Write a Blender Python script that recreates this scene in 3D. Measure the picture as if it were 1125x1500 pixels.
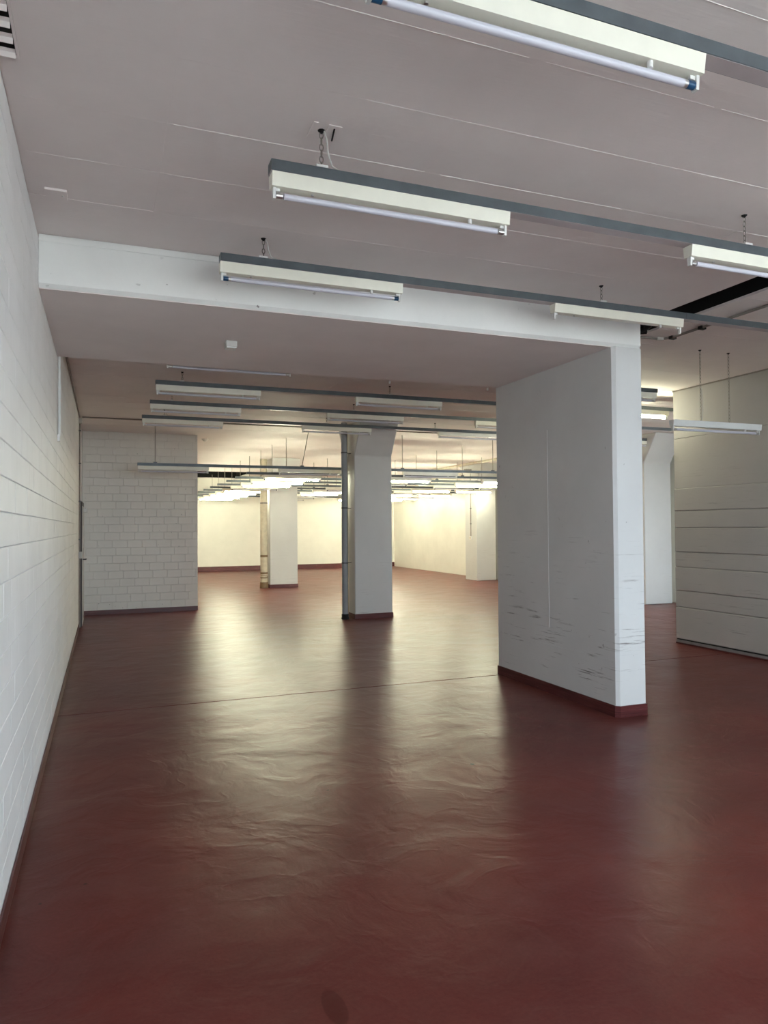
import bpy, bmesh, math, random
from mathutils import Vector, Matrix
random.seed(7)
S = bpy.context.scene
COL = S.collection
for o in list(bpy.data.objects):
    bpy.data.objects.remove(o)

# ------------------------------------------------------------------ camera
CAM_H, F_PX, YAW, PITCH, ROLL = 1.58, 1052.2, 0.3716, 0.0201, -0.0072
fwd = Vector((math.sin(YAW)*math.cos(PITCH), math.cos(YAW)*math.cos(PITCH), math.sin(PITCH)))
r0 = Vector((math.cos(YAW), -math.sin(YAW), 0)); u0 = r0.cross(fwd)
rt = r0*math.cos(ROLL) + u0*math.sin(ROLL); up = -r0*math.sin(ROLL) + u0*math.cos(ROLL)
cd = bpy.data.cameras.new('camera'); cam = bpy.data.objects.new('camera', cd); COL.objects.link(cam)
cd.sensor_fit = 'HORIZONTAL'; cd.sensor_width = 36.0; cd.lens = F_PX/1125*36.0
cd.clip_start = 0.02; cd.clip_end = 200
cam.matrix_world = Matrix(((rt.x, up.x, -fwd.x, 0), (rt.y, up.y, -fwd.y, 0), (rt.z, up.z, -fwd.z, CAM_H), (0, 0, 0, 1)))
S.camera = cam

# ------------------------------------------------------------------ sky, exposure
SKY_STRENGTH = 14.0
SKY_COLOR = (0.80, 0.90, 1.0)
TUBE_STRENGTH = 175.0
TUBE_COLOR = (0.97, 0.96, 0.69)
w = bpy.data.worlds.new('overcast_sky'); S.world = w; w.use_nodes = True
bg = w.node_tree.nodes['Background']
bg.inputs[0].default_value = (*SKY_COLOR, 1); bg.inputs[1].default_value = SKY_STRENGTH
sun_d = bpy.data.lights.new('sun', 'SUN'); sun_d.energy = 30.0; sun_d.angle = .02; sun_d.color = (1.0, .95, .88)
sun = bpy.data.objects.new('sun', sun_d); COL.objects.link(sun)      # behind the building: it lights the yard, not the room
sun.rotation_euler = (math.radians(-40), math.radians(-12), 0); sun.location = (0, 0, 20)
vs = S.view_settings
vs.view_transform = 'Standard'; vs.look = 'None'; vs.gamma = 1.0; vs.exposure = 0.0
vs.use_curve_mapping = False

# ------------------------------------------------------------------ dimensions (metres; camera stands at x=0, y=0)
XL, ZC, ZB = -0.376, 3.366, 3.061          # left wall, ceiling, underside of beam
YF, YB = 4.815, 6.717                      # front and back of the beam and its pillar
XP0, XP1 = 3.918, 4.203                    # pillar faces
XR, YR = 7.119, 7.548                      # right wall and its far end
YK, XK = 14.183, 1.677                     # brick partition
XE, YE = 10.75, 26.5                       # bright hall
YREAR = -1.7
YJ = 6.679                                 # floor joint
P0, PW = 1.845, 0.4735                     # ceiling board joints

REAR_WINS = [(.5, 2.4, .8, 3.26), (2.7, 4.5, .8, 3.26), (4.8, 6.7, .8, 3.26)]
RIGHT_WINS = [(-1.3, .2, .8, 2.5), (.5, 2.0, .8, 2.5)]
RETURN_WINS = [(7.8, 10.4, .6, 2.9)]

# ------------------------------------------------------------------ materials
MATS = {}
def nodes(name):
    m = bpy.data.materials.new(name); m.use_nodes = True
    nt = m.node_tree; b = nt.nodes['Principled BSDF']
    return m, nt, b
def N(nt, t, **kw):
    n = nt.nodes.new(t)
    for k, v in kw.items():
        if k in n.inputs: n.inputs[k].default_value = v
        else: setattr(n, k, v)
    return n
def pos(nt, scale=(1, 1, 1)):
    g = N(nt, 'ShaderNodeNewGeometry'); mp = N(nt, 'ShaderNodeMapping')
    mp.inputs['Scale'].default_value = scale
    nt.links.new(g.outputs['Position'], mp.inputs[0]); return mp.outputs[0]
def noise(nt, scale, vec, detail=4, rough=.55):
    n = N(nt, 'ShaderNodeTexNoise'); n.inputs['Scale'].default_value = scale
    n.inputs['Detail'].default_value = detail; n.inputs['Roughness'].default_value = rough
    nt.links.new(vec, n.inputs['Vector']); return n.outputs['Fac']
def ramp(nt, fac, stops):
    r = N(nt, 'ShaderNodeValToRGB'); nt.links.new(fac, r.inputs[0])
    e = r.color_ramp.elements
    e[0].position, e[1].position = stops[0][0], stops[-1][0]
    e[0].color, e[1].color = (*stops[0][1], 1), (*stops[-1][1], 1)
    for p, c in stops[1:-1]:
        x = e.new(p); x.color = (*c, 1)
    return r.outputs[0]
def mixc(nt, fac, a, b, mode='MIX'):
    m = N(nt, 'ShaderNodeMix'); m.data_type = 'RGBA'; m.blend_type = mode
    for s, v in ((0, fac), (6, a), (7, b)):
        if hasattr(v, 'is_output') or hasattr(v, 'links'): nt.links.new(v, m.inputs[s])
        else: m.inputs[s].default_value = v if s == 0 else (*v, 1)
    return m.outputs[2]
def math_(nt, op, a, b=0.0, clamp=False):
    m = N(nt, 'ShaderNodeMath'); m.operation = op; m.use_clamp = clamp
    for i, v in ((0, a), (1, b)):
        if hasattr(v, 'links'): nt.links.new(v, m.inputs[i])
        else: m.inputs[i].default_value = v
    return m.outputs[0]
def bump(nt, b, h, strength, dist=.01):
    n = N(nt, 'ShaderNodeBump'); n.inputs['Strength'].default_value = strength; n.inputs['Distance'].default_value = dist
    nt.links.new(h, n.inputs['Height']); nt.links.new(n.outputs[0], b.inputs['Normal'])

def plain(name, col, rough=.5, metal=0.0, var=.06, scale=9):
    m, nt, b = nodes(name)
    n = noise(nt, scale, pos(nt), 4)
    c = ramp(nt, n, [(.3, tuple(max(0, x*(1-var)) for x in col)), (.7, tuple(min(1, x*(1+var)) for x in col))])
    nt.links.new(c, b.inputs['Base Color'])
    b.inputs['Roughness'].default_value = rough; b.inputs['Metallic'].default_value = metal
    MATS[name] = m; return m

def paint(name, col, rough=.55, scuff=0.0, scuff_top=1.4, bump_s=.25, specks=0.0, grain=(1, 1, 1), brickbump=False):
    """brushed paint over concrete, with black scuffs near the floor and small chips"""
    m, nt, b = nodes(name)
    p = pos(nt)
    n1 = noise(nt, 1.3, p, 5, .6)
    c = ramp(nt, n1, [(.3, tuple(x*.94 for x in col)), (.7, tuple(min(1, x*1.04) for x in col))])
    if scuff:
        z = N(nt, 'ShaderNodeSeparateXYZ'); nt.links.new(p, z.inputs[0])
        low = N(nt, 'ShaderNodeMapRange'); nt.links.new(z.outputs[2], low.inputs[0])
        low.inputs[1].default_value = scuff_top; low.inputs[2].default_value = 0.0
        st = noise(nt, 1.0, pos(nt, (2.2, 2.2, 46)), 5, .65)
        pat = noise(nt, 2.6, p, 3, .6)
        f = math_(nt, 'MULTIPLY', ramp(nt, st, [(.585, (0, 0, 0)), (.68, (1, 1, 1))]), ramp(nt, pat, [(.45, (0, 0, 0)), (.6, (1, 1, 1))]))
        f = math_(nt, 'MULTIPLY', f, math_(nt, 'POWER', low.outputs[0], .6))
        f = math_(nt, 'MULTIPLY', f, scuff, True)
        c = mixc(nt, f, c, (.13, .11, .10))
    if specks:
        v = noise(nt, 17, p, 2, .5)
        pat = noise(nt, 1.1, p, 2, .5)
        f = math_(nt, 'MULTIPLY', ramp(nt, v, [(.715, (0, 0, 0)), (.74, (1, 1, 1))]), ramp(nt, pat, [(.45, (0, 0, 0)), (.6, (1, 1, 1))]))
        c = mixc(nt, math_(nt, 'MULTIPLY', f, specks, True), c, (.12, .10, .09))
    nt.links.new(c, b.inputs['Base Color'])
    b.inputs['Roughness'].default_value = rough
    h = noise(nt, 26, pos(nt, grain), 6, .6)
    if brickbump:
        br = N(nt, 'ShaderNodeTexBrick')
        br.inputs['Scale'].default_value = 1.0; br.inputs['Mortar Size'].default_value = .008
        br.inputs['Brick Width'].default_value = .26; br.inputs['Row Height'].default_value = .143
        br.inputs['Color1'].default_value = (1, 1, 1, 1); br.inputs['Color2'].default_value = (.9, .9, .9, 1); br.inputs['Mortar'].default_value = (0, 0, 0, 1)
        s = N(nt, 'ShaderNodeSeparateXYZ'); nt.links.new(p, s.inputs[0])
        cb = N(nt, 'ShaderNodeCombineXYZ'); nt.links.new(math_(nt, 'ADD', s.outputs[0], s.outputs[1]), cb.inputs[0]); nt.links.new(s.outputs[2], cb.inputs[1])
        nt.links.new(cb.outputs[0], br.inputs['Vector'])
        h = math_(nt, 'ADD', math_(nt, 'MULTIPLY', h, .4), br.outputs[0])
    bump(nt, b, h, bump_s, .004)
    MATS[name] = m; return m

paint('ceiling_paint', (.85, .785, .765), .72, bump_s=.35, grain=(.25, 3, 1))
paint('brick_paint', (.88, .88, .875), .6, bump_s=.35)
paint('partition_paint', (.80, .78, .73), .5, bump_s=.35, specks=.6)
paint('pillar_paint', (.70, .70, .69), .5, scuff=1.1, scuff_top=1.6, bump_s=.22, specks=.4)
paint('beam_paint', (.89, .90, .88), .5, bump_s=.2, specks=.8)
paint('column_paint', (.63, .63, .625), .5, scuff=.35, scuff_top=1.6, bump_s=.2)
paint('board_paint', (.47, .45, .43), .55, scuff=.5, scuff_top=2.6, bump_s=.3, grain=(1, .3, 3))
paint('hall_paint', (.84, .83, .76), .5, bump_s=.25, brickbump=True)
paint('rear_paint', (.78, .78, .76), .55)
def trim_mat():
    m, nt, b = nodes('red_trim')
    n = noise(nt, 1.0, pos(nt, (3, 3, 70)), 5, .65)
    c = ramp(nt, n, [(.35, (.055, .010, .011)), (.55, (.105, .020, .020)), (.66, (.14, .04, .038)), (.72, (.34, .25, .23))])
    nt.links.new(c, b.inputs['Base Color']); b.inputs['Roughness'].default_value = .4; MATS['red_trim'] = m
trim_mat()
plain('grey_trim', (.24, .22, .22), .5, var=.15)
plain('black', (.006, .006, .006), .8)
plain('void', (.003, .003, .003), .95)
plain('joint', (.012, .008, .007), .8)
plain('rail_grey', (.115, .135, .15), .45, .35, var=.12)
plain('rail_under', (.50, .45, .46), .4)
plain('lamp_cream', (.86, .85, .74), .38, var=.03)
plain('lamp_white', (.78, .79, .77), .4, var=.03)
plain('tube_off', (.62, .62, .70), .29, var=.01)
plain('cap_blue', (.012, .07, .16), .3)
plain('cap_silver', (.62, .62, .62), .29, .9)
plain('cap_dark', (.10, .10, .11), .35, .6)
plain('plastic_white', (.78, .78, .76), .4)
plain('chain_steel', (.30, .28, .25), .38, .85)
plain('rod_grey', (.34, .32, .28), .5, .4)
plain('cable_grey', (.55, .53, .50), .5)
plain('conduit', (.26, .23, .21), .5)
plain('pipe_grey', (.27, .285, .30), .5)
plain('pipe_cream', (.62, .55, .38), .5)
plain('pipe_wrap', (.60, .54, .42), .6, var=.12)
plain('tape_brown', (.20, .13, .07), .5)
plain('door_paint', (.62, .60, .57), .4)
plain('door_frame', (.06, .045, .042), .5)
plain('paper', (.85, .85, .84), .7, var=.01)
plain('window_frame', (.55, .56, .57), .4)
plain('paving', (.40, .39, .375), .9)

def tube_lit():
    m, nt, b = nodes('tube_lit')
    b.inputs['Base Color'].default_value = (.9, .9, .9, 1)
    b.inputs['Emission Color'].default_value = (*TUBE_COLOR, 1)
    b.inputs['Emission Strength'].default_value = TUBE_STRENGTH
    MATS['tube_lit'] = m
tube_lit()
def glass():
    m, nt, b = nodes('window_glass')
    out = nt.nodes['Material Output']
    t = N(nt, 'ShaderNodeBsdfTransparent'); g = N(nt, 'ShaderNodeBsdfGlossy'); g.inputs['Roughness'].default_value = .02
    t.inputs[0].default_value = (.93, .95, .95, 1)
    fr = N(nt, 'ShaderNodeFresnel'); mx = N(nt, 'ShaderNodeMixShader')
    nt.links.new(fr.outputs[0], mx.inputs[0]); nt.links.new(t.outputs[0], mx.inputs[1]); nt.links.new(g.outputs[0], mx.inputs[2])
    nt.links.new(mx.outputs[0], out.inputs[0]); MATS['window_glass'] = m
glass()
def floor_mat():
    m, nt, b = nodes('red_floor')
    p = pos(nt)
    big = noise(nt, .75, p, 5, .6)
    c = ramp(nt, big, [(.28, (.092, .022, .019)), (.5, (.124, .028, .0235)), (.72, (.160, .035, .027))])
    dust = noise(nt, 1.7, pos(nt, (1, 1.6, 1)), 6, .65)
    c = mixc(nt, math_(nt, 'MULTIPLY', ramp(nt, dust, [(.48, (0, 0, 0)), (.75, (1, 1, 1))]), .42), c, (.165, .070, .060))
    fine = noise(nt, 60, p, 3, .6)
    c = mixc(nt, .12, c, ramp(nt, fine, [(.3, (.06, .02, .015)), (.7, (.22, .07, .06))]))
    # small black spots
    sp = noise(nt, 9, p, 1, .4)
    c = mixc(nt, math_(nt, 'MULTIPLY', ramp(nt, sp, [(.80, (0, 0, 0)), (.82, (1, 1, 1))]), .8), c, (.02, .01, .01))
    # one long oval stain close to the camera
    s = N(nt, 'ShaderNodeSeparateXYZ'); nt.links.new(p, s.inputs[0])
    dx = math_(nt, 'DIVIDE', math_(nt, 'SUBTRACT', s.outputs[0], STAIN[0]), .040)
    dy = math_(nt, 'DIVIDE', math_(nt, 'SUBTRACT', s.outputs[1], STAIN[1]), .10)
    d = math_(nt, 'ADD', math_(nt, 'MULTIPLY', dx, dx), math_(nt, 'MULTIPLY', dy, dy))
    c = mixc(nt, math_(nt, 'MULTIPLY', ramp(nt, d, [(.75, (1, 1, 1)), (1.0, (0, 0, 0))]), .7), c, (.07, .012, .010))
    nt.links.new(c, b.inputs['Base Color'])
    rn = noise(nt, 2.2, pos(nt, (1, 1.8, 1)), 6, .65)
    nt.links.new(ramp(nt, rn, [(.3, (.285,)*3), (.7, (.35,)*3)]), b.inputs['Roughness'])
    b.inputs['IOR'].default_value = 1.21
    warp = N(nt, 'ShaderNodeTexNoise'); warp.inputs['Scale'].default_value = 1.1; warp.inputs['Detail'].default_value = 3
    nt.links.new(p, warp.inputs['Vector'])
    va = N(nt, 'ShaderNodeVectorMath'); va.operation = 'MULTIPLY_ADD'; va.inputs[1].default_value = (.9, .9, 0)
    nt.links.new(warp.outputs['Color'], va.inputs[0]); nt.links.new(p, va.inputs[2])
    h1 = noise(nt, 1.7, va.outputs[0], 3, .5)               # hollows left by the trowel
    h2 = noise(nt, 6.5, va.outputs[0], 5, .6)
    sw = math_(nt, 'ABSOLUTE', math_(nt, 'SUBTRACT', noise(nt, 2.6, va.outputs[0], 3, .5), .5))      # curved trowel ridges
    ridge = ramp(nt, sw, [(0, (1, 1, 1)), (.035, (0, 0, 0))])
    h = math_(nt, 'ADD', math_(nt, 'MULTIPLY', h1, 1.2), math_(nt, 'MULTIPLY', h2, .22))
    h = math_(nt, 'ADD', h, math_(nt, 'MULTIPLY', ridge, .03))
    bump(nt, b, h, .5, .024)
    MATS['red_floor'] = m
STAIN = (0.708, 2.296)
floor_mat()

# ------------------------------------------------------------------ mesh helpers
class MB:
    def __init__(s): s.v = []; s.f = []; s.sm = []
    def add(s, v, f, smooth=False):
        k = len(s.v); s.v += [tuple(x) for x in v]; s.f += [tuple(i+k for i in q) for q in f]; s.sm += [smooth]*len(f); return s
    def box(s, x0, x1, y0, y1, z0, z1):
        v = [(x0,y0,z0),(x1,y0,z0),(x1,y1,z0),(x0,y1,z0),(x0,y0,z1),(x1,y0,z1),(x1,y1,z1),(x0,y1,z1)]
        return s.add(v, [(0,3,2,1),(4,5,6,7),(0,1,5,4),(1,2,6,5),(2,3,7,6),(3,0,4,7)])
    def prism_x(s, prof, x0, x1):
        """prof: list of (y, z) counter-clockwise seen from +x"""
        n = len(prof)
        v = [(x0, y, z) for y, z in prof] + [(x1, y, z) for y, z in prof]
        f = [tuple(range(n-1, -1, -1)), tuple(range(n, 2*n))] + [(i, (i+1) % n, n+(i+1) % n, n+i) for i in range(n)]
        return s.add(v, f)
    def prism_z(s, prof, z0, z1):
        n = len(prof)
        v = [(x, y, z0) for x, y in prof] + [(x, y, z1) for x, y in prof]
        f = [tuple(range(n-1, -1, -1)), tuple(range(n, 2*n))] + [(i, (i+1) % n, n+(i+1) % n, n+i) for i in range(n)]
        return s.add(v, f)
    def tube(s, pts, r, n=8, caps=True):
        pts = [Vector(p) for p in pts]; rings = []
        for i, p in enumerate(pts):
            d = (pts[min(i+1, len(pts)-1)] - pts[max(i-1, 0)]).normalized()
            a = Vector((0, 0, 1)) if abs(d.z) < .9 else Vector((1, 0, 0))
            u = d.cross(a).normalized(); w_ = d.cross(u)
            rr = r[i] if isinstance(r, (list, tuple)) else r
            rings.append([p + (u*math.cos(2*math.pi*k/n) + w_*math.sin(2*math.pi*k/n))*rr for k in range(n)])
        v = [q for g in rings for q in g]
        f = [(i*n+k, i*n+(k+1) % n, (i+1)*n+(k+1) % n, (i+1)*n+k) for i in range(len(pts)-1) for k in range(n)]
        s.add(v, f, True)
        if caps: s.add(rings[0], [tuple(range(n-1, -1, -1))]); s.add(rings[-1], [tuple(range(n))])
        return s
    def link(s, c, h, w_, r, turn):
        """one oval chain link, long axis vertical"""
        pts = []
        for k in range(10):
            a = 2*math.pi*k/10
            x, z = math.cos(a)*w_, math.sin(a)*h
            pts.append(Vector((c[0]+(x if not turn else 0), c[1]+(x if turn else 0), c[2]+z)))
        n, m = 10, 4
        v = []
        for i, p in enumerate(pts):
            d = (pts[(i+1) % n]-pts[i-1]).normalized()
            nrm = Vector((0, 1, 0)) if not turn else Vector((1, 0, 0))
            u = d.cross(nrm).normalized()
            for k in range(m):
                a = 2*math.pi*k/m; v.append(p+(nrm*math.cos(a)+u*math.sin(a))*r)
        f = [(i*m+k, i*m+(k+1) % m, ((i+1) % n)*m+(k+1) % m, ((i+1) % n)*m+k) for i in range(n) for k in range(m)]
        return s.add(v, f, True)
    def data(s, name, mat):
        me = bpy.data.meshes.new(name); me.from_pydata(s.v, [], s.f)
        bm = bmesh.new(); bm.from_mesh(me); bmesh.ops.recalc_face_normals(bm, faces=bm.faces); bm.to_mesh(me); bm.free()
        me.polygons.foreach_set('use_smooth', s.sm); me.update()
        me.materials.append(MATS[mat]); return me
def link(name, me, parent=None, loc=(0, 0, 0), rot=None):
    o = bpy.data.objects.new(name, me); COL.objects.link(o)
    o.location = loc
    if rot: o.rotation_euler = rot
    if parent: o.parent = parent
    return o
def obj(name, mb, mat, parent=None, loc=(0, 0, 0)):
    return link(name, mb.data(name, mat), parent, loc)
def struct(name, mb, mat):
    o = obj(name, mb, mat); o['kind'] = 'structure'; return o
def tag(o, label, cat, group=None):
    o['label'] = label; o['category'] = cat
    if group: o['group'] = group
    return o
def thing(name, label, cat, loc=(0, 0, 0), group=None):
    return tag(link(name, None, None, loc), label, cat, group)
def bevel(o, w_=.008, seg=1):
    m = o.modifiers.new('bevel', 'BEVEL'); m.width = w_; m.segments = seg; m.limit_method = 'ANGLE'; return o

# ------------------------------------------------------------------ floor: two cast slabs with an open joint between them
XO = XR+.25                                # outer face of the right wall
fl = struct('floor', MB().box(XL-.25, XO, YREAR-.25, YR-.26, -.30, -.012).box(XL-.25, XE+.25, YR-.26, YE+.25, -.30, -.012), 'joint')
obj('floor_slab', MB().box(XL-.25, XO, YREAR-.25, YJ-.008, -.012, 0), 'red_floor', fl)
YJ2, XJ = 11.56, 8.63
obj('floor_slab', MB().prism_z([(XL-.25, YJ+.008), (XO, YJ+.008), (XO, YR-.26), (XJ-.003, YR-.26), (XJ-.003, YJ2-.002), (XL-.25, YJ2-.002)], -.012, 0), 'red_floor', fl)
obj('floor_slab', MB().box(XJ+.003, XE+.25, YR-.26, YJ2-.002, -.012, 0), 'red_floor', fl)
obj('floor_slab', MB().box(XL-.25, XE+.25, YJ2+.002, YE+.25, -.012, 0), 'red_floor', fl)

# ------------------------------------------------------------------ ceiling: slab with two open shafts, formwork boards near the camera
H1 = (4.40, 4.72, P0+PW, 5.30)             # black slot beside the pillar
H2 = (2.55, 4.50, 23.2, YE-.15)            # dark opening against the far wall
YP = P0+PW*24                              # boards end here
c = MB()
zt = ZC+.22
c.box(XL-.3, XO+.05, YREAR-.3, H1[2], ZC+.02, zt)
c.box(XL-.3, H1[0], H1[2], H1[3], ZC+.02, zt); c.box(H1[1], XO+.05, H1[2], H1[3], ZC+.02, zt)
c.box(XL-.3, XO+.05, H1[3], YR-.26, ZC+.02, zt)
c.box(XL-.3, XE+.3, YR-.26, YP, ZC+.02, zt)
c.box(XL-.3, XE+.3, YP, H2[2], ZC, zt)
c.box(XL-.3, H2[0], H2[2], YE+.3, ZC, zt); c.box(H2[1], XE+.3, H2[2], YE+.3, ZC, zt); c.box(H2[0], H2[1], H2[3], YE+.3, ZC, zt)
ce = struct('ceiling', c, 'ceiling_paint')
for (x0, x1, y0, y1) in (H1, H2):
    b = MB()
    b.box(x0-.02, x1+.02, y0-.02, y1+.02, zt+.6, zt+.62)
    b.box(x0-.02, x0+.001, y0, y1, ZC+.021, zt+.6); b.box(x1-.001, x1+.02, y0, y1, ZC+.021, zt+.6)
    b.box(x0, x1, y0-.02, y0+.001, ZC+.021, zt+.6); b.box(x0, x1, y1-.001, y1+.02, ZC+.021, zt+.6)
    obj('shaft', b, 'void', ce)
k0 = int((YREAR-P0)/PW)-1
xs = [XL, .26, 2.70, 5.14, 7.58, 10.02, XE]
for k in range(k0, 24):
    y0, y1 = P0+PW*k, P0+PW*(k+1)
    if y1 < YREAR: continue
    if y0 >= YF-.2 and y1 <= YB: xlo = XP1
    else: xlo = XL
    xhi = XO if y1 < YR+.1 else XE
    cuts = [x for x in xs if xlo < x < xhi-.2]+[xhi]
    if k % 2: cuts = [x+(.9 if 1 < x < 5.5 or (xhi > 8 and x < 9 and x > 1) else 0) for x in cuts]
    spans, a = [], xlo
    for x in cuts:
        spans.append((a, x)); a = x
    out = []
    for (a, b_) in spans:
        if y0 < H1[3]-.01 and y1 > H1[2]+.01:
            if b_ <= H1[0] or a >= H1[1]: out.append((a, b_))
            else:
                if a < H1[0]-.02: out.append((a, H1[0]))
                if b_ > H1[1]+.02: out.append((H1[1], b_))
        else: out.append((a, b_))
    for (a, b_) in out:
        d = random.uniform(0, .0022)
        m = MB().box(a, b_-.0004, y0, y1-.0004, ZC+d, ZC+.02)
        # the hairline fin of concrete left where two boards of the formwork met
        t = a+.02
        while t < b_-.05:
            e = min(b_-.002, t+random.uniform(.6, 2.2))
            if random.random() < .85:
                hgt = random.uniform(.0010, .0027)
                m.add([(t, y0-.0015, ZC+d), (e, y0-.0015, ZC+d), (e, y0+.0015, ZC+d), (t, y0+.0015, ZC+d), (t+.01, y0, ZC+d-hgt), (e-.01, y0, ZC+d-hgt)],
                      [(0, 1, 5, 4), (2, 3, 4, 5), (0, 4, 3), (1, 2, 5)])
            t = e+random.uniform(0, .08)
        obj('ceiling_board', m, 'ceiling_paint', ce)
# white lips of the opening in the far ceiling
for x in (H2[0]-.06, H2[1]-.10):
    obj('opening_lip', MB().box(x, x+.16, H2[2]-.04, H2[3]+.04, ZC-.03, ZC-.001), 'lamp_white', ce)

# ------------------------------------------------------------------ brick walls (each brick its own object)
BL, BH = .26, .143
Z0 = ZC-23*BH
def brick_mesh(L, H, T, chv, chh, jit=0):
    """a brick, face at y=-0, chamfered front edges; x along length"""
    j = lambda s: random.uniform(-jit, jit)*s
    x0, x1, z0, z1 = .0006, L-.0006, .0006, H-.0006
    v = [(x0, T, z0), (x1, T, z0), (x1, T, z1), (x0, T, z1),
         (x0, .004, z0), (x1, .004, z0), (x1, .004, z1), (x0, .004, z1),
         (x0+chh, j(1), z0+chv+j(.8)), (x1-chh, j(1), z0+chv+j(.8)), (x1-chh, j(1), z1-chv+j(.8)), (x0+chh, j(1), z1-chv+j(.8))]
    f = [(8, 9, 10, 11), (4, 5, 9, 8), (5, 6, 10, 9), (6, 7, 11, 10), (7, 4, 8, 11), (0, 1, 5, 4), (1, 2, 6, 5), (2, 3, 7, 6), (3, 0, 4, 7)]
    return v, f
# partition at the left of the bright hall
wp = struct('wall_partition', MB().box(XL-.2, XK, YK+.03, YK+.25, 0, ZC), 'partition_paint')
cache = {}
for r in range(23):
    x = XL - (BL*.5 if r % 2 else 0) - (.07 if r % 3 == 1 else 0)
    while x < XK-.005:
        a, b_ = max(x, XL), min(x+BL, XK)
        if b_-a > .012:
            L = round(b_-a, 3); kk = (L, random.randrange(3))
            if kk not in cache:
                v, f = brick_mesh(L, BH, .03, .0045, .004, .0012); cache[kk] = MB().add(v, f).data('brick', 'partition_paint')
            link('brick', cache[kk], wp, (a, YK+random.uniform(-.0015, .0015), Z0+r*BH))
        x += BL
# long left wall: the 300 bricks that show largest are objects, the rest one joined mesh
wl = struct('wall_left', MB().box(XL-.25, XL-.03, YREAR-.25, YE+.25, 0, zt), 'brick_paint')
ys_sep0, ysep1 = 3.00, 3.00+13*BL
rest = MB(); cache2 = [MB().add(*brick_mesh(BL, BH, .03, .0035, .0008, .0006)).data('brick', 'brick_paint') for _ in range(8)]
for r in range(-1, 23):
    z = Z0+r*BH
    y = YREAR + (BL*.5 if r % 2 else 0) - BL
    y -= ((y-ys_sep0) % BL) - (BL*.5 if r % 2 else 0)
    while y < YK-.001:
        a, b_ = max(y, YREAR), min(y+BL, YK)
        if b_-a > .02:
            if r >= 0 and ys_sep0-.01 <= y < ysep1-.01 and b_-a > BL-.01:
                link('brick', random.choice(cache2), wl, (XL+random.uniform(-.0006, .0006), a, z), (0, 0, math.pi/2))
            else:
                hh = BH if r >= 0 else BH-.001
                zz = z if r >= 0 else 0.0
                hh = BH if r >= 0 else Z0
                if r < 0: pass
                v, f = brick_mesh(b_-a, hh, .03, .0035 if hh > .1 else .002, .0012, .0012)
                dx = random.uniform(-.0006, .0006)
                rest.add([(XL+dx-p[1], a+p[0], zz+p[2]) for p in v], f)
        y += BL
ro = obj('remaining_bricks', rest, 'brick_paint', wl); ro['kind'] = 'stuff'
obj('wall_face', MB().box(XL-.03, XL, YK+.25, YE, 0, ZC), 'hall_paint', wl)
struct('baseboard_left', MB().box(XL+.0025, XL+.012, YREAR, 12.52, 0, .085).box(XL+.0025, XL+.012, 13.66, YK-.013, 0, .085), 'red_trim')
struct('baseboard_partition', MB().box(XL+.013, XK, YK-.012, YK-.0025, 0, .082), 'red_trim')

# ------------------------------------------------------------------ right wall of board-marked concrete, hall walls, rear wall with windows
m = MB(); e = YREAR-.25
for a, b_, p, q in RIGHT_WINS:
    m.box(XR+.03, XO, e, a, 0, ZC); m.box(XR+.03, XO, a, b_, 0, p); m.box(XR+.03, XO, a, b_, q, ZC); e = b_
m.box(XR+.03, XO, e, YR, 0, ZC)
m.box(XR, XR+.03, YREAR, RIGHT_WINS[0][0], 0, ZC)
wr = struct('wall_right', m, 'board_paint')
zl = [.063, .484, .703, 1.014, 1.215, 1.535, 1.758, 2.056, 2.72, ZC]
offs = [.004, .0, .003, -.001, .004, .001, .003, -.004, -.0045]
YW = RIGHT_WINS[-1][1]+.3                  # boards run from here to the far end of the wall
obj('window_surround', MB().box(XR, XR+.03, RIGHT_WINS[-1][1], YW, 0, ZC).box(XR, XR+.03, RIGHT_WINS[0][0], RIGHT_WINS[-1][1], 0, RIGHT_WINS[0][2]).box(XR, XR+.03, RIGHT_WINS[0][0], RIGHT_WINS[-1][1], RIGHT_WINS[0][3], ZC), 'board_paint', wr)
for i in range(len(zl)-1):
    z0, z1 = zl[i]+.002, zl[i+1]-.002
    x = XR-offs[i]
    ch = .008 if i < 7 else .001
    prof = [(x+ch, z0), (XR+.03, z0), (XR+.03, z1), (x+ch, z1), (x, z1-ch), (x, z0+ch)]
    m = MB(); n = len(prof); y0, y1 = YW, YR
    m.add([(a, y0, b_) for a, b_ in prof]+[(a, y1, b_) for a, b_ in prof],
          [tuple(range(n)), tuple(range(2*n-1, n-1, -1))]+[(k, n+k, n+(k+1) % n, (k+1) % n) for k in range(n)])
    obj('concrete_board', m, 'board_paint', wr)
bt = struct('baseboard_right', MB().box(XR-.004, XR+.03, YW, YR, 0, .05), 'grey_trim')
obj('groove', MB().box(XR+.006, XR+.0299, YW, YR, .0505, .062), 'black', bt)
obj('red_strip', MB().box(XR-.012, XR-.005, YW, YR, 0, .018), 'red_trim', bt)
struct('trim_1', MB().box(XR-.012, XR-.006, YREAR, YR, ZC-.018, ZC-.001), 'conduit')

struct('wall_hall_right', MB().box(XE, XE+.25, YR-.26, YE+.25, 0, zt), 'hall_paint')
struct('wall_back', MB().box(XL, XE, YE, YE+.25, 0, zt), 'hall_paint')
struct('baseboard_back', MB().box(XL, XE, YE-.012, YE-.0015, 0, .17), 'red_trim')

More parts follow.
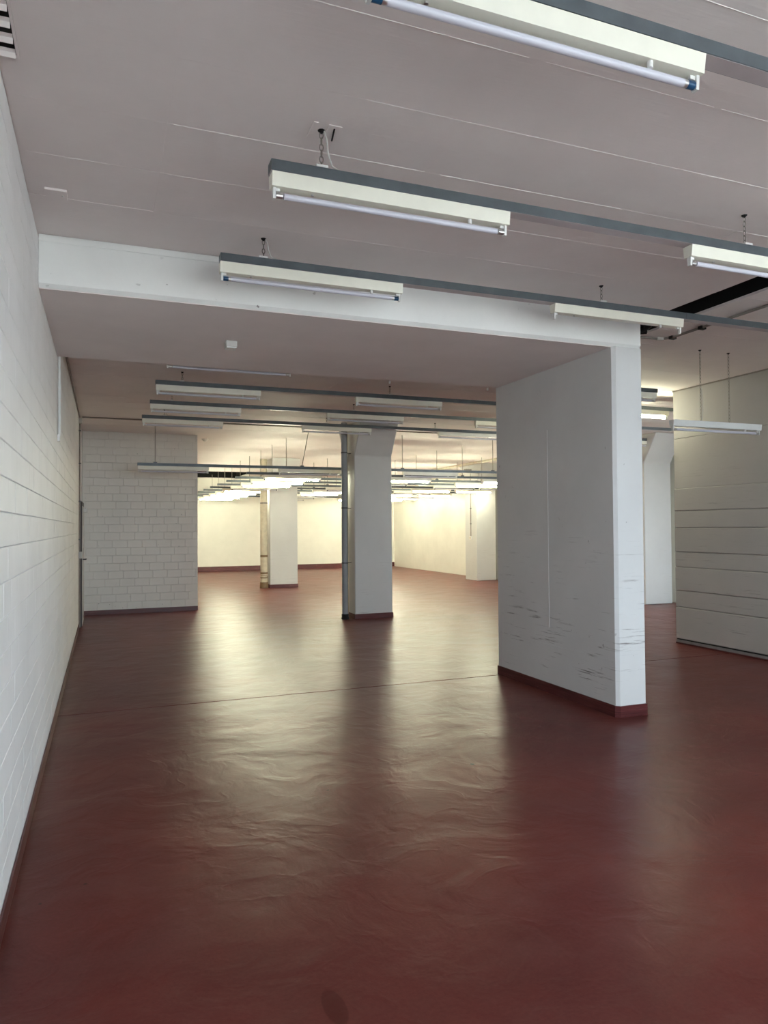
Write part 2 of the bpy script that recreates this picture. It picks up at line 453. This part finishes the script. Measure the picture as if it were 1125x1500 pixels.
# windows: the daylight in the picture comes from here, behind and to the right of the camera
NW = [0]
def window(axis, at, sgn, a, b_, z0, z1):
    """axis 'x': opening runs along x in a wall at y=at; sgn: outward direction"""
    P = (lambda p, q, d0, d1, e0, e1, mb: mb.box(p, q, min(at+sgn*d0, at+sgn*d1), max(at+sgn*d0, at+sgn*d1), e0, e1)) if axis == 'x' else \
        (lambda p, q, d0, d1, e0, e1, mb: mb.box(min(at+sgn*d0, at+sgn*d1), max(at+sgn*d0, at+sgn*d1), p, q, e0, e1))
    f = MB(); t = .05; mid = (a+b_)/2
    for r in ((a, b_, z0, z0+t), (a, b_, z1-t, z1), (a, a+t, z0+t, z1-t), (b_-t, b_, z0+t, z1-t), (mid-.03, mid+.03, z0+t, z1-t)):
        P(r[0], r[1], .10, .16, r[2], r[3], f)
    NW[0] += 1
    o = struct('window_%d' % NW[0], f, 'window_frame')
    for p, q in ((a+t, mid-.03), (mid+.03, b_-t)):
        g = MB(); P(p, q, .127, .135, z0+t, z1-t, g); obj('pane', g, 'window_glass', o)
    ld = bpy.data.lights.new('window_portal', 'AREA'); ld.shape = 'RECTANGLE'; ld.size = b_-a; ld.size_y = z1-z0
    ld.cycles.is_portal = True
    lo = bpy.data.objects.new('window_portal', ld); COL.objects.link(lo)
    d = Vector((0, -sgn, 0)) if axis == 'x' else Vector((-sgn, 0, 0))
    lo.location = (mid, at+sgn*.2, (z0+z1)/2) if axis == 'x' else (at+sgn*.2, mid, (z0+z1)/2)
    lo.rotation_euler = d.to_track_quat('-Z', 'Y').to_euler()
def wall_x(name, x0, x1, y0, y1, z1, wins, mat):
    """wall along x with openings (a, b, z0, z1)"""
    m = MB(); e = x0
    for a, b_, p, q in wins:
        m.box(e, a, y0, y1, 0, z1); m.box(a, b_, y0, y1, 0, p); m.box(a, b_, y0, y1, q, z1); e = b_
    m.box(e, x1, y0, y1, 0, z1); return struct(name, m, mat)
wall_x('wall_rear', XL-.03, XR+.03, YREAR-.25, YREAR, ZC+.02, REAR_WINS, 'rear_paint')
for q in REAR_WINS: window('x', YREAR, -1, *q)
for q in RIGHT_WINS: window('y', XR, 1, *q)
wall_x('wall_return', XR+.25, XE, YR-.26, YR-.01, ZC, RETURN_WINS, 'hall_paint')
for q in RETURN_WINS: window('x', YR-.01, -1, *q)
struct('exterior_ground', MB().box(-40, XO, -70, YREAR-.3, -.6, -.35).box(XO, 50, -70, YR-.3, -.6, -.35), 'paving')

# ------------------------------------------------------------------ ceiling beam and the pillar wall that carries it
bm_ = thing('ceiling_beam', 'wide white concrete beam crossing the room below the ceiling, pillar at its end', 'beam', (XL, YF, ZB))
ch = .022
prof = [(YF, ZB+ch), (YF+ch, ZB), (YB, ZB), (YB, ZC+.018), (YF, ZC+.018)]
b0 = obj('beam_body', MB().prism_x(prof, XL+.002, XP1), 'beam_paint', bm_, (-XL, -YF, -ZB))
obj('lath', MB().box(XL+.002, XP1, YF-.007, YF-.0005, ZC-.026, ZC-.003), 'beam_paint', bm_, (-XL, -YF, -ZB))
obj('soffit', MB().box(XL+.002, XP0, YF+ch+.004, YB-.004, ZB-.006, ZB-.0005), 'ceiling_paint', bm_, (-XL, -YF, -ZB))

pl = thing('pillar', 'thick white scuffed pillar wall carrying the end of the beam', 'pillar', (XP0, YF, 0))
def off(mb, mat, name): return obj(name, mb, mat, pl, (-XP0, -YF, 0))
cp = .026
off(MB().prism_z([(XP0+cp, YF), (XP1, YF), (XP1, YB), (XP0, YB), (XP0, YF+cp)], .0, ZB-.002), 'pillar_paint', 'shaft_wall')
off(MB().box(XP0-.004, XP0-.0005, YF+.05, YB-.02, .45, .454).box(XP0-.0035, XP0-.0005, 5.772, 5.780, .62, 2.48), 'pillar_paint', 'paint_ridge')
off(MB().prism_z([(XP0-.010, YF+cp-.004), (XP0+cp-.004, YF-.010), (XP1+.010, YF-.010), (XP1+.010, YF+.0), (XP1+.010, YB+.01), (XP0-.010, YB+.01)], .0, .093), 'red_trim', 'baseboard')

# ------------------------------------------------------------------ columns with haunched heads
def column(x0, x1, y0, y1, label, base=True):
    t = thing('column', label, 'column', (x0, y0, 0))
    zc = 2.80
    prof = [(0, 0), (y1-y0, 0), (y1-y0, zc), (y1-y0+.35, ZC-.001), (-.35, ZC-.001), (0, zc)]
    o = obj('shaft', MB().prism_x(prof, 0, x1-x0), 'column_paint', t); bevel(o, .012)
    if base: obj('baseboard', MB().box(-.008, x1-x0+.008, -.010, y1-y0+.008, 0, .085), 'red_trim', t)
    return t
column(4.0, 4.69, 11.65, 12.2, 'grey shaded square column with flaring head and a grey pipe beside it')
column(4.03, 4.77, 18.55, 19.2, 'cream column in the bright hall with a taped round pipe beside it')
column(9.99, 10.62, 18.3, 19.0, 'cream column against the side wall of the bright hall, switch on its side', False)
column(9.94, 10.61, 11.34, 11.95, 'white column seen in the gap between pillar and grey board wall', False)

# downpipe beside the grey column
t = thing('downpipe', 'grey vertical drain pipe with black foot beside the shaded column', 'pipe', (3.845, 11.73, 0))
obj('pipe', MB().tube([(0, 0, .085), (0, 0, ZC-.002)], .052, 16), 'pipe_grey', t)
obj('foot', MB().tube([(0, 0, 0), (0, 0, .03), (0, 0, .031), (0, 0, .09)], [.066, .066, .06, .06], 14), 'black', t)
for z in (.96, 1.90, 2.85):
    k = obj('clamp', MB().tube([(0, 0, z-.012), (0, 0, z+.012)], .057, 14).tube([(.05, .06, z), (.152, .10, z)], .006, 6), 'cap_dark', t)
t = thing('thin_pipe', 'thin cream pipe between the grey drain pipe and the shaded column', 'pipe', (3.958, 11.95, 0))
obj('pipe', MB().tube([(0, 0, 0), (0, 0, ZC-.002)], .024, 10), 'pipe_cream', t)

# wrapped pipe at the far column
t = thing('wrapped_pipe', 'round beige wrapped pipe with brown tape bands beside far cream column', 'pipe', (3.895, 18.66, 0))
obj('pipe', MB().tube([(0, 0, .14), (0, 0, ZC-.002)], .093, 18), 'pipe_wrap', t)
obj('collar', MB().tube([(0, 0, 0), (0, 0, .15)], [.115, .105], 16), 'tape_brown', t)
for z0, z1 in ((.80, .86), (.36, .41), (.25, .28)):
    obj('tape_band', MB().tube([(0, 0, z0), (0, 0, z1)], .0965, 16), 'tape_brown', t)
obj('tape_band', MB().tube([(.0975*math.cos(a*.35+3.2), .0975*math.sin(a*.35+3.2), .345-.006*a) for a in range(14)], .007, 5), 'tape_brown', t)
obj('joint_ring', MB().tube([(0, 0, 2.20), (0, 0, 2.225)], .097, 16), 'cap_dark', t)

# switch and conduit on the column of the side wall
t = thing('wall_switch', 'small light switch at the end of a conduit on the side wall column', 'switch', (9.985, 18.62, 1.18))
obj('plate', MB().box(-.035, .004, -.05, .05, 0, .10), 'plastic_white', t)
obj('rocker', MB().box(-.042, -.0355, -.03, .03, .025, .075), 'pipe_cream', t)
obj('conduit', MB().tube([(-.014, 0, .101), (-.014, 0, 2.02)], .013, 8), 'conduit', t)
obj('junction_box', MB().box(-.20, .004, -.05, .05, 1.98, 2.06), 'conduit', t)
for z in (.45, .9, 1.35): obj('clip', MB().box(-.03, .004, -.022, .022, z, z+.02), 'cap_dark', t)
tag(obj('cable_tray', MB().prism_x([(0, 0), (8.6, 0), (8.6, .05), (0, .05)], 0, .16), 'pipe_wrap', None, (9.60, 15.2, ZC-.052)),
    'long shallow beige tray under the ceiling of the bright hall near the side wall', 'cable tray')

# ------------------------------------------------------------------ lamps and the rails they hang on
LL = 1.19
def lamp_meshes():
    D = {}
    for key, mat in (('body_cream', 'lamp_cream'), ('body_white', 'lamp_white')):
        # channel: z=0 is its top
        D[key] = MB().prism_x([(-.027, -.062), (.027, -.062), (.036, 0), (-.036, 0)], 0, LL).data('body', mat)
    for key, mat in (('tube_off', 'tube_off'), ('tube_lit', 'tube_lit')):
        D[key] = MB().tube([(.058, 0, -.093), (LL-.058, 0, -.093)], .0135, 12).data('tube', mat)
    D['cap'] = {}
    for mat in ('cap_blue', 'cap_silver', 'cap_dark'):
        D['cap'][mat] = [MB().tube([(x, 0, -.093), (x+.03, 0, -.093)], .0138, 12).data('tube_cap', mat) for x in (.022, LL-.052)]
        D['cap'][mat+'_ring'] = [MB().tube([(x, 0, -.093), (x+.014, 0, -.093)], .0137, 12).data('tube_cap', 'cap_silver') for x in (.0525, LL-.0665)]
    D['holder'] = [MB().prism_x([(-.011, -.110), (.011, -.110), (.014, -.0625), (-.014, -.0625)], x, x+.012).box(x0, x0+.02, -.006, .006, -.075, -.0625).data('lamp_holder', 'plastic_white')
                   for x, x0 in ((.008, .02), (LL-.020, LL-.04))]
    D['starter'] = MB().tube([(LL*.82, -.012, -.0625), (LL*.82, -.012, -.084)], .010, 8).data('starter', 'plastic_white')
    D['screw'] = MB().tube([(.19, .004, -.0625), (.19, .004, -.068)], .007, 8).data('screw', 'cap_silver')
    return D
D = lamp_meshes()
def lamp(x, y, ztop, label, lit=False, cap='cap_silver', body='body_cream', group=None, detail=True, no_tube=False):
    t = thing('tube_lamp', label, 'lamp', (x, y, ztop), group)
    link('body', D[body], t)
    for i in (0, 1): link('lamp_holder', D['holder'][i], t)
    if not no_tube:
        tb = link('tube', D['tube_lit' if lit else 'tube_off'], t)
        for i in (0, 1):
            link('tube_cap', D['cap'][cap][i], tb)
            if cap == 'cap_blue': link('tube_cap', D['cap'][cap+'_ring'][i], tb)
    if detail:
        link('starter', D['starter'], t); link('screw', D['screw'], t)
    return t

def chain_mb(x, y, z0, z1, lh=.017):
    m = MB(); z = z1-lh; i = 0
    while z > z0:
        m.link((x, y, z), lh, .0085, .0026, i % 2 == 1); z -= lh*1.62; i += 1
    return m
RW, RH = .036, .048
def rail(y, ztop, x0, x1, label, hang, kind='chain', cables=(), joints=()):
    """channel rail; hang: x of hangers; kind chain or rod"""
    t = thing('mounting_rail', label, 'rail', (x0, y, ztop))
    L = x1-x0
    obj('channel', MB().box(0, L, -RW, RW, -RH, 0), 'rail_grey', t)
    obj('underside_strip', MB().box(.0, L, -RW+.004, RW-.003, -RH-.0015, -RH-.0002), 'rail_under', t)
    for x in joints:
        obj('joint_sleeve', MB().box(x-x0-.002, x-x0+.002, -RW-.001, RW+.001, -RH+.0005, .001), 'cap_dark', t)
    for h in hang:
        x, top = (h if isinstance(h, tuple) else (h, h)); dx, dt = x-x0, top-x0
        obj('clip', MB().box(dx-.035, dx+.02, -RW-.002, RW+.002, .0005, .011) if kind == 'chain' else MB().box(dx-.03, dx+.03, -.02, .02, .0005, .02), 'plastic_white' if kind == 'chain' else 'cap_dark', t)
        if kind == 'chain':
            obj('chain', chain_mb(dx, 0, .012, ZC-ztop-.004), 'chain_steel', t)
            obj('hook', MB().tube([(dx, 0, ZC-ztop-.012), (dx, 0, ZC-ztop+.001)], [.006, .018], 8), 'black', t)
        else:
            obj('hanger_rod', MB().tube([(dx, 0, .012), (dt, 0, ZC-ztop-.0)], .007, 6), 'rod_grey', t)
    for x in cables:
        dx = x-x0; h = ZC-ztop
        obj('cable', MB().tube([(dx+.01, -.006, h), (dx+.022, -.01, h*.75), (dx+.026, -.012, h*.45), (dx+.045, -.01, h*.14), (dx+.09, 0, .012), (dx+.16, 0, .006)], .0042, 6), 'cable_grey', t)
    return t
G = .0035
def lamp_z(zr): return zr-RH-G
# --- first row (nearest the camera, top of the picture)
z = 3.188
rail(1.83, z, .66, 5.6, 'grey rail along the top edge of the photo, nearest the camera', [.92, 3.46])
lamp(.665, 1.83, lamp_z(z), 'largest cream tube lamp, cut by the top edge of the photo', cap='cap_blue')
# --- second row
z = 3.182
rail(3.084, z, .676, 6.6, 'grey rail on short chains carrying the second row of lamps from the camera', [.912, 3.455, 5.9], cables=(.912,))
lamp(.680, 3.084, lamp_z(z), 'cream unlit tube lamp with silver tube ends, alone in mid ceiling before the beam')
lamp(3.03, 3.084, lamp_z(z), 'cream unlit tube lamp cut by the right edge, beside the black ceiling slot')
# --- third row, just before the beam
z = 3.235
rail(4.38, z, .652, 6.9, 'long grey rail running across just in front of the white beam', [.919, 3.464, 5.9], cables=(.919,), joints=(4.245,))
lamp(.650, 4.38, lamp_z(z), 'cream unlit tube lamp with blue tube ends in front of the beam', cap='cap_blue')
lamp(3.03, 4.38, lamp_z(z), 'cream lamp without a tube, hanging before the top of the pillar', no_tube=True)
# --- single lamp on two long chains before the grey board wall
zt1 = 2.632
l = lamp(5.315, 5.66, zt1, 'single white tube lamp on two long chains before the grey board wall', body='body_white')
for x in (5.70-5.315, 6.085-5.315):
    obj('chain', chain_mb(x, 0, .003, ZC-zt1-.004, .022), 'chain_steel', l)
    obj('hook', MB().tube([(x, 0, ZC-zt1-.012), (x, 0, ZC-zt1+.001)], [.006, .018], 8), 'black', l)
obj('cable', MB().tube([(.39, -.004, .36), (.405, -.004, .25), (.408, -.004, .12), (.392, -.004, .002)], .0045, 6), 'cable_grey', l)
# --- rows behind the beam, all unlit
z = 3.229
rail(6.93, z, .53, 6.27, 'grey rail mostly hidden directly behind the beam', [3.4, 5.8])
lamp(.535, 6.93, lamp_z(z), 'unlit tube lamp half hidden directly behind the lower edge of the beam')
lamp(2.76, 6.93, lamp_z(z), 'lamp without a tube behind the beam, only its dark end showing by the pillar', no_tube=True)
lamp(5.07, 6.93, lamp_z(z), 'unlit tube lamp whose end shows in the gap right of the pillar, highest there')
z = 3.252
rail(8.475, z, .54, 5.9, 'first full grey rail visible behind the beam', [.834, 3.395])
lamp(.545, 8.475, lamp_z(z), 'unlit lamp at the left end of the first rail behind the beam')
lamp(2.93, 8.475, lamp_z(z), 'unlit lamp in the middle of the first rail behind the beam')
z = 3.24
rail(8.05, z, 6.1, 9.9, 'grey rail behind the pillar carrying a glowing lamp', [6.3, 8.9])
lamp(6.30, 8.05, lamp_z(z), 'glowing tube lamp in the narrow gap right of the pillar', lit=True)
z = 3.268
rail(9.908, z, .56, 10.6, 'second full grey rail behind the beam', [.842, 3.40, 6.5, 9.3])
lamp(.565, 9.908, lamp_z(z), 'unlit lamp at the left end of the second rail behind the beam')
lamp(2.99, 9.908, lamp_z(z), 'unlit lamp on the second rail, before the head of the shaded column')
lamp(5.40, 9.908, lamp_z(z), 'unlit lamp on the second rail, cut by the pillar edge')
z = 3.272
rail(11.28, z, .525, 10.7, 'third grey rail behind the beam, touching the head of the shaded column', [.848, 3.40, 5.36, 8.2], cables=(.848,))
lamp(.53, 11.28, lamp_z(z), 'unlit lamp at the left end of the third rail, above the brick partition')
lamp(2.98, 11.28, lamp_z(z), 'unlit lamp on the third rail, crossing the top of the drain pipe')
lamp(5.42, 11.28, lamp_z(z), 'unlit lamp on the third rail between shaded column and pillar')
lamp(9.45, 11.28, lamp_z(z), 'lowest unlit lamp in the gap right of the pillar, before the white column head')
# --- long lowered rail in front of the partition
z = 2.700
rail(12.95, z, .53, 10.4, 'low grey rail on long rods before the brick partition', [.82, (3.42, 3.55), 5.44, 7.46], kind='rod')
lamp(.535, 12.95, lamp_z(z), 'low unlit lamp hanging before the brick partition')
lamp(2.98, 12.95, lamp_z(z), 'low unlit lamp on rods just left of the drain pipe')
lamp(5.45, 12.95, lamp_z(z), 'low unlit lamp on rods just right of the shaded column')
# --- bright hall: ten rows of lamps on rods
HALL = [(14.05, 'LLLU'), (15.35, 'LULU'), (16.55, 'LUUU'), (17.95, 'UULL'), (19.25, 'LLUU'), (20.60, 'LLLL'), (21.90, 'LULU'), (23.25, 'LUUL'), (24.60, 'LULL')]
GX = [2.92, 5.38, 7.80, 9.15]
ORD = ['nearest', 'second', 'third', 'fourth', 'fifth', 'sixth', 'seventh', 'eighth', 'farthest']
PLACE = ['left of the shaded column', 'just right of the shaded column', 'near the pillar edge', 'beside the far side wall']
for i, (y, s) in enumerate(HALL):
    z = 2.668
    rail(y, z, 2.6, 10.70 if not 18.0 < y < 19.3 else 9.9, '%s thin grey rail on rods in the bright hall' % ORD[i], [3.39, 5.42, 7.33, 9.2], kind='rod')
    for g in range(4):
        x = GX[g]
        if 18.0 < y < 19.3 and g == 3: continue
        if g == 3 and y < 18.0: x = 9.12
        lit = s[g] == 'L'
        lamp(x, y, lamp_z(z), '%s lamp in the %s row of the bright hall, %s' % ('glowing' if lit else 'unlit', ORD[i], PLACE[g]), lit=lit, detail=False, cap='cap_dark')

# ------------------------------------------------------------------ door, conduits and small fittings
d = thing('door', 'closed grey door in the left wall at the brick partition, with closer and notice', 'door', (XL, 12.6, 0))
obj('frame', MB().box(.002, .045, -.07, -.002, 0, 2.02).box(.002, .045, .952, 1.02, 0, 2.02).box(.002, .045, -.002, .952, 1.955, 2.02), 'door_frame', d)
obj('leaf', MB().box(.002, .05, 0, .95, .008, 1.95), 'door_paint', d)
hd = obj('handle', MB().tube([(.05, .08, 1.08), (.10, .08, 1.08), (.10, .20, 1.08)], .010, 8), 'cap_dark', d)
obj('closer', MB().box(.0505, .105, .55, .85, 1.86, 1.92), 'plastic_white', d)
obj('notice', MB().box(.0505, .0535, .2, .5, 1.26, 1.63), 'paper', d)

t = thing('conduit', 'dark conduit along the top of the left wall, dropping beside the door', 'conduit', (XL, 12.3, 0))
obj('ceiling_run', MB().tube([(.018, YB+.01-12.3, ZC-.028), (.018, -.06, ZC-.028)], .012, 8), 'conduit', t)
obj('cross_run', MB().tube([(.05, .05, ZC-.014), (9.5, .05, ZC-.014)], .012, 8), 'conduit', t)
obj('junction_box', MB().box(.003, .05, -.055, .045, ZC-.125, ZC-.035), 'cable_grey', t)
obj('drop_pipe', MB().tube([(.016, 0, ZC-.126), (.016, 0, 1.22)], .011, 8), 'conduit', t)
for zz in (3.12, 2.6, 2.0, 1.4):
    obj('clip', MB().box(.002, .034, -.02, .02, zz, zz+.018), 'cap_dark', t)
sw = obj('switch_box', MB().box(.003, .055, -.05, .05, 1.11, 1.215), 'cable_grey', t)
obj('lower_pipe', MB().tube([(.016, 0, 1.109), (.016, 0, .02)], .011, 8), 'conduit', t)

tag(obj('white_conduit', MB().tube([(0, 0, 2.38), (0, 0, ZB+.2)], .011, 8).box(-.015, .006, -.02, .02, 2.33, 2.39), 'plastic_white', None, (XL+.016, YB+.04, 0)),
    'thin white vertical conduit on the left wall behind the beam', 'conduit')

t = thing('ceiling_conduit', 'dark conduit bending across the ceiling right of the pillar', 'conduit', (5.0, 5.38, ZC))
obj('pipe', MB().tube([(-.8, .05, -.013), (-.04, .02, -.013), (.0, -.02, -.013), (.02, -.06, -.013), (.03, -3.6, -.013)], .012, 8), 'conduit', t)
for yy in (-.06, -.42, -1.2): obj('clip', MB().box(-.005, .055, yy-.02, yy+.02, -.03, -.001), 'black', t)
obj('coupling', MB().tube([(-.09, .022, -.013), (-.02, .012, -.013)], .018, 8), 'cable_grey', t)

# black torn insulation hanging from the end of the slot beside the pillar
m = MB()
for i in range(9):
    a = (4.40+random.uniform(.0, .26), 5.0+random.uniform(.1, .25), ZC+.01)
    m.tube([a, (a[0]+random.uniform(-.05, .04), a[1]+random.uniform(.0, .1), ZC-random.uniform(.02, .05)),
            (a[0]+random.uniform(-.10, .02), a[1]+random.uniform(.05, .18), ZC-random.uniform(.03, .075))], [.03, .025, .008], 6)
tag(obj('torn_insulation', m, 'black'), 'black ragged insulation hanging from the slot at the top of the pillar', 'insulation')

t = thing('cover_plate', 'small square painted cover plate on the ceiling near the left wall', 'cover plate', (-.292, 4.10, ZC))
obj('plate', MB().box(0, .107, 0, .11, -.012, -.0), 'ceiling_paint', t)
obj('screw', MB().tube([(.085, .055, -.012), (.085, .055, -.015)], .005, 8), 'cap_silver', t)

t = thing('junction_box', 'small grey box fixed under the beam', 'box', (.896, 5.69, ZB-.006))
obj('housing', MB().box(0, .085, 0, .10, -.045, 0), 'cable_grey', t)
obj('lid', MB().box(.004, .081, .004, .096, -.055, -.0455), 'lamp_white', t)
for x in (.018, .06): obj('screw', MB().tube([(x, .03, -.0555), (x, .03, -.058)], .006, 8), 'cap_silver', t)

t = thing('smoke_detector', 'small white detector on the ceiling just right of the brick partition', 'detector', (1.89, 14.74, ZC))
obj('base', MB().tube([(0, 0, 0), (0, 0, -.02)], .065, 14), 'plastic_white', t)
obj('head', MB().tube([(0, 0, -.0205), (0, 0, -.035), (0, 0, -.05)], [.05, .046, .03], 14), 'plastic_white', t)

t = thing('ceiling_vent', 'louvred vent in the corner of ceiling and left wall, cut by the photo edge', 'vent', (XL+.003, 2.42, ZC))
obj('frame', MB().box(0, .075, 0, .012, -.012, 0).box(0, .075, .565, .577, -.012, 0).box(.066, .075, .012, .565, -.012, 0), 'ceiling_paint', t)
obj('backing', MB().box(.001, .066, .012, .565, -.003, -.0005), 'void', t)
for i in range(6):
    y = .03+i*.088
    prof = [(y+.055, -.004), (y+.070, -.010), (y+.078, -.026), (y+.081, -.026), (y+.075, -.008), (y+.058, -.0035)]
    obj('louvre', MB().prism_x(prof, .002, .064), 'ceiling_paint', t)

# slot of a cut wire beside the second row's anchor plate
t = thing('anchor_plate', 'square painted plate around the chain hook of the second lamp row', 'plate', (.86, 3.02, ZC))
obj('plate', MB().box(0, .022, 0, .13, -.004, 0).box(.07, .13, 0, .13, -.004, 0), 'ceiling_paint', t)
obj('stub', MB().tube([(.10, .02, -.004), (.115, .11, -.010)], .004, 6), 'black', t)
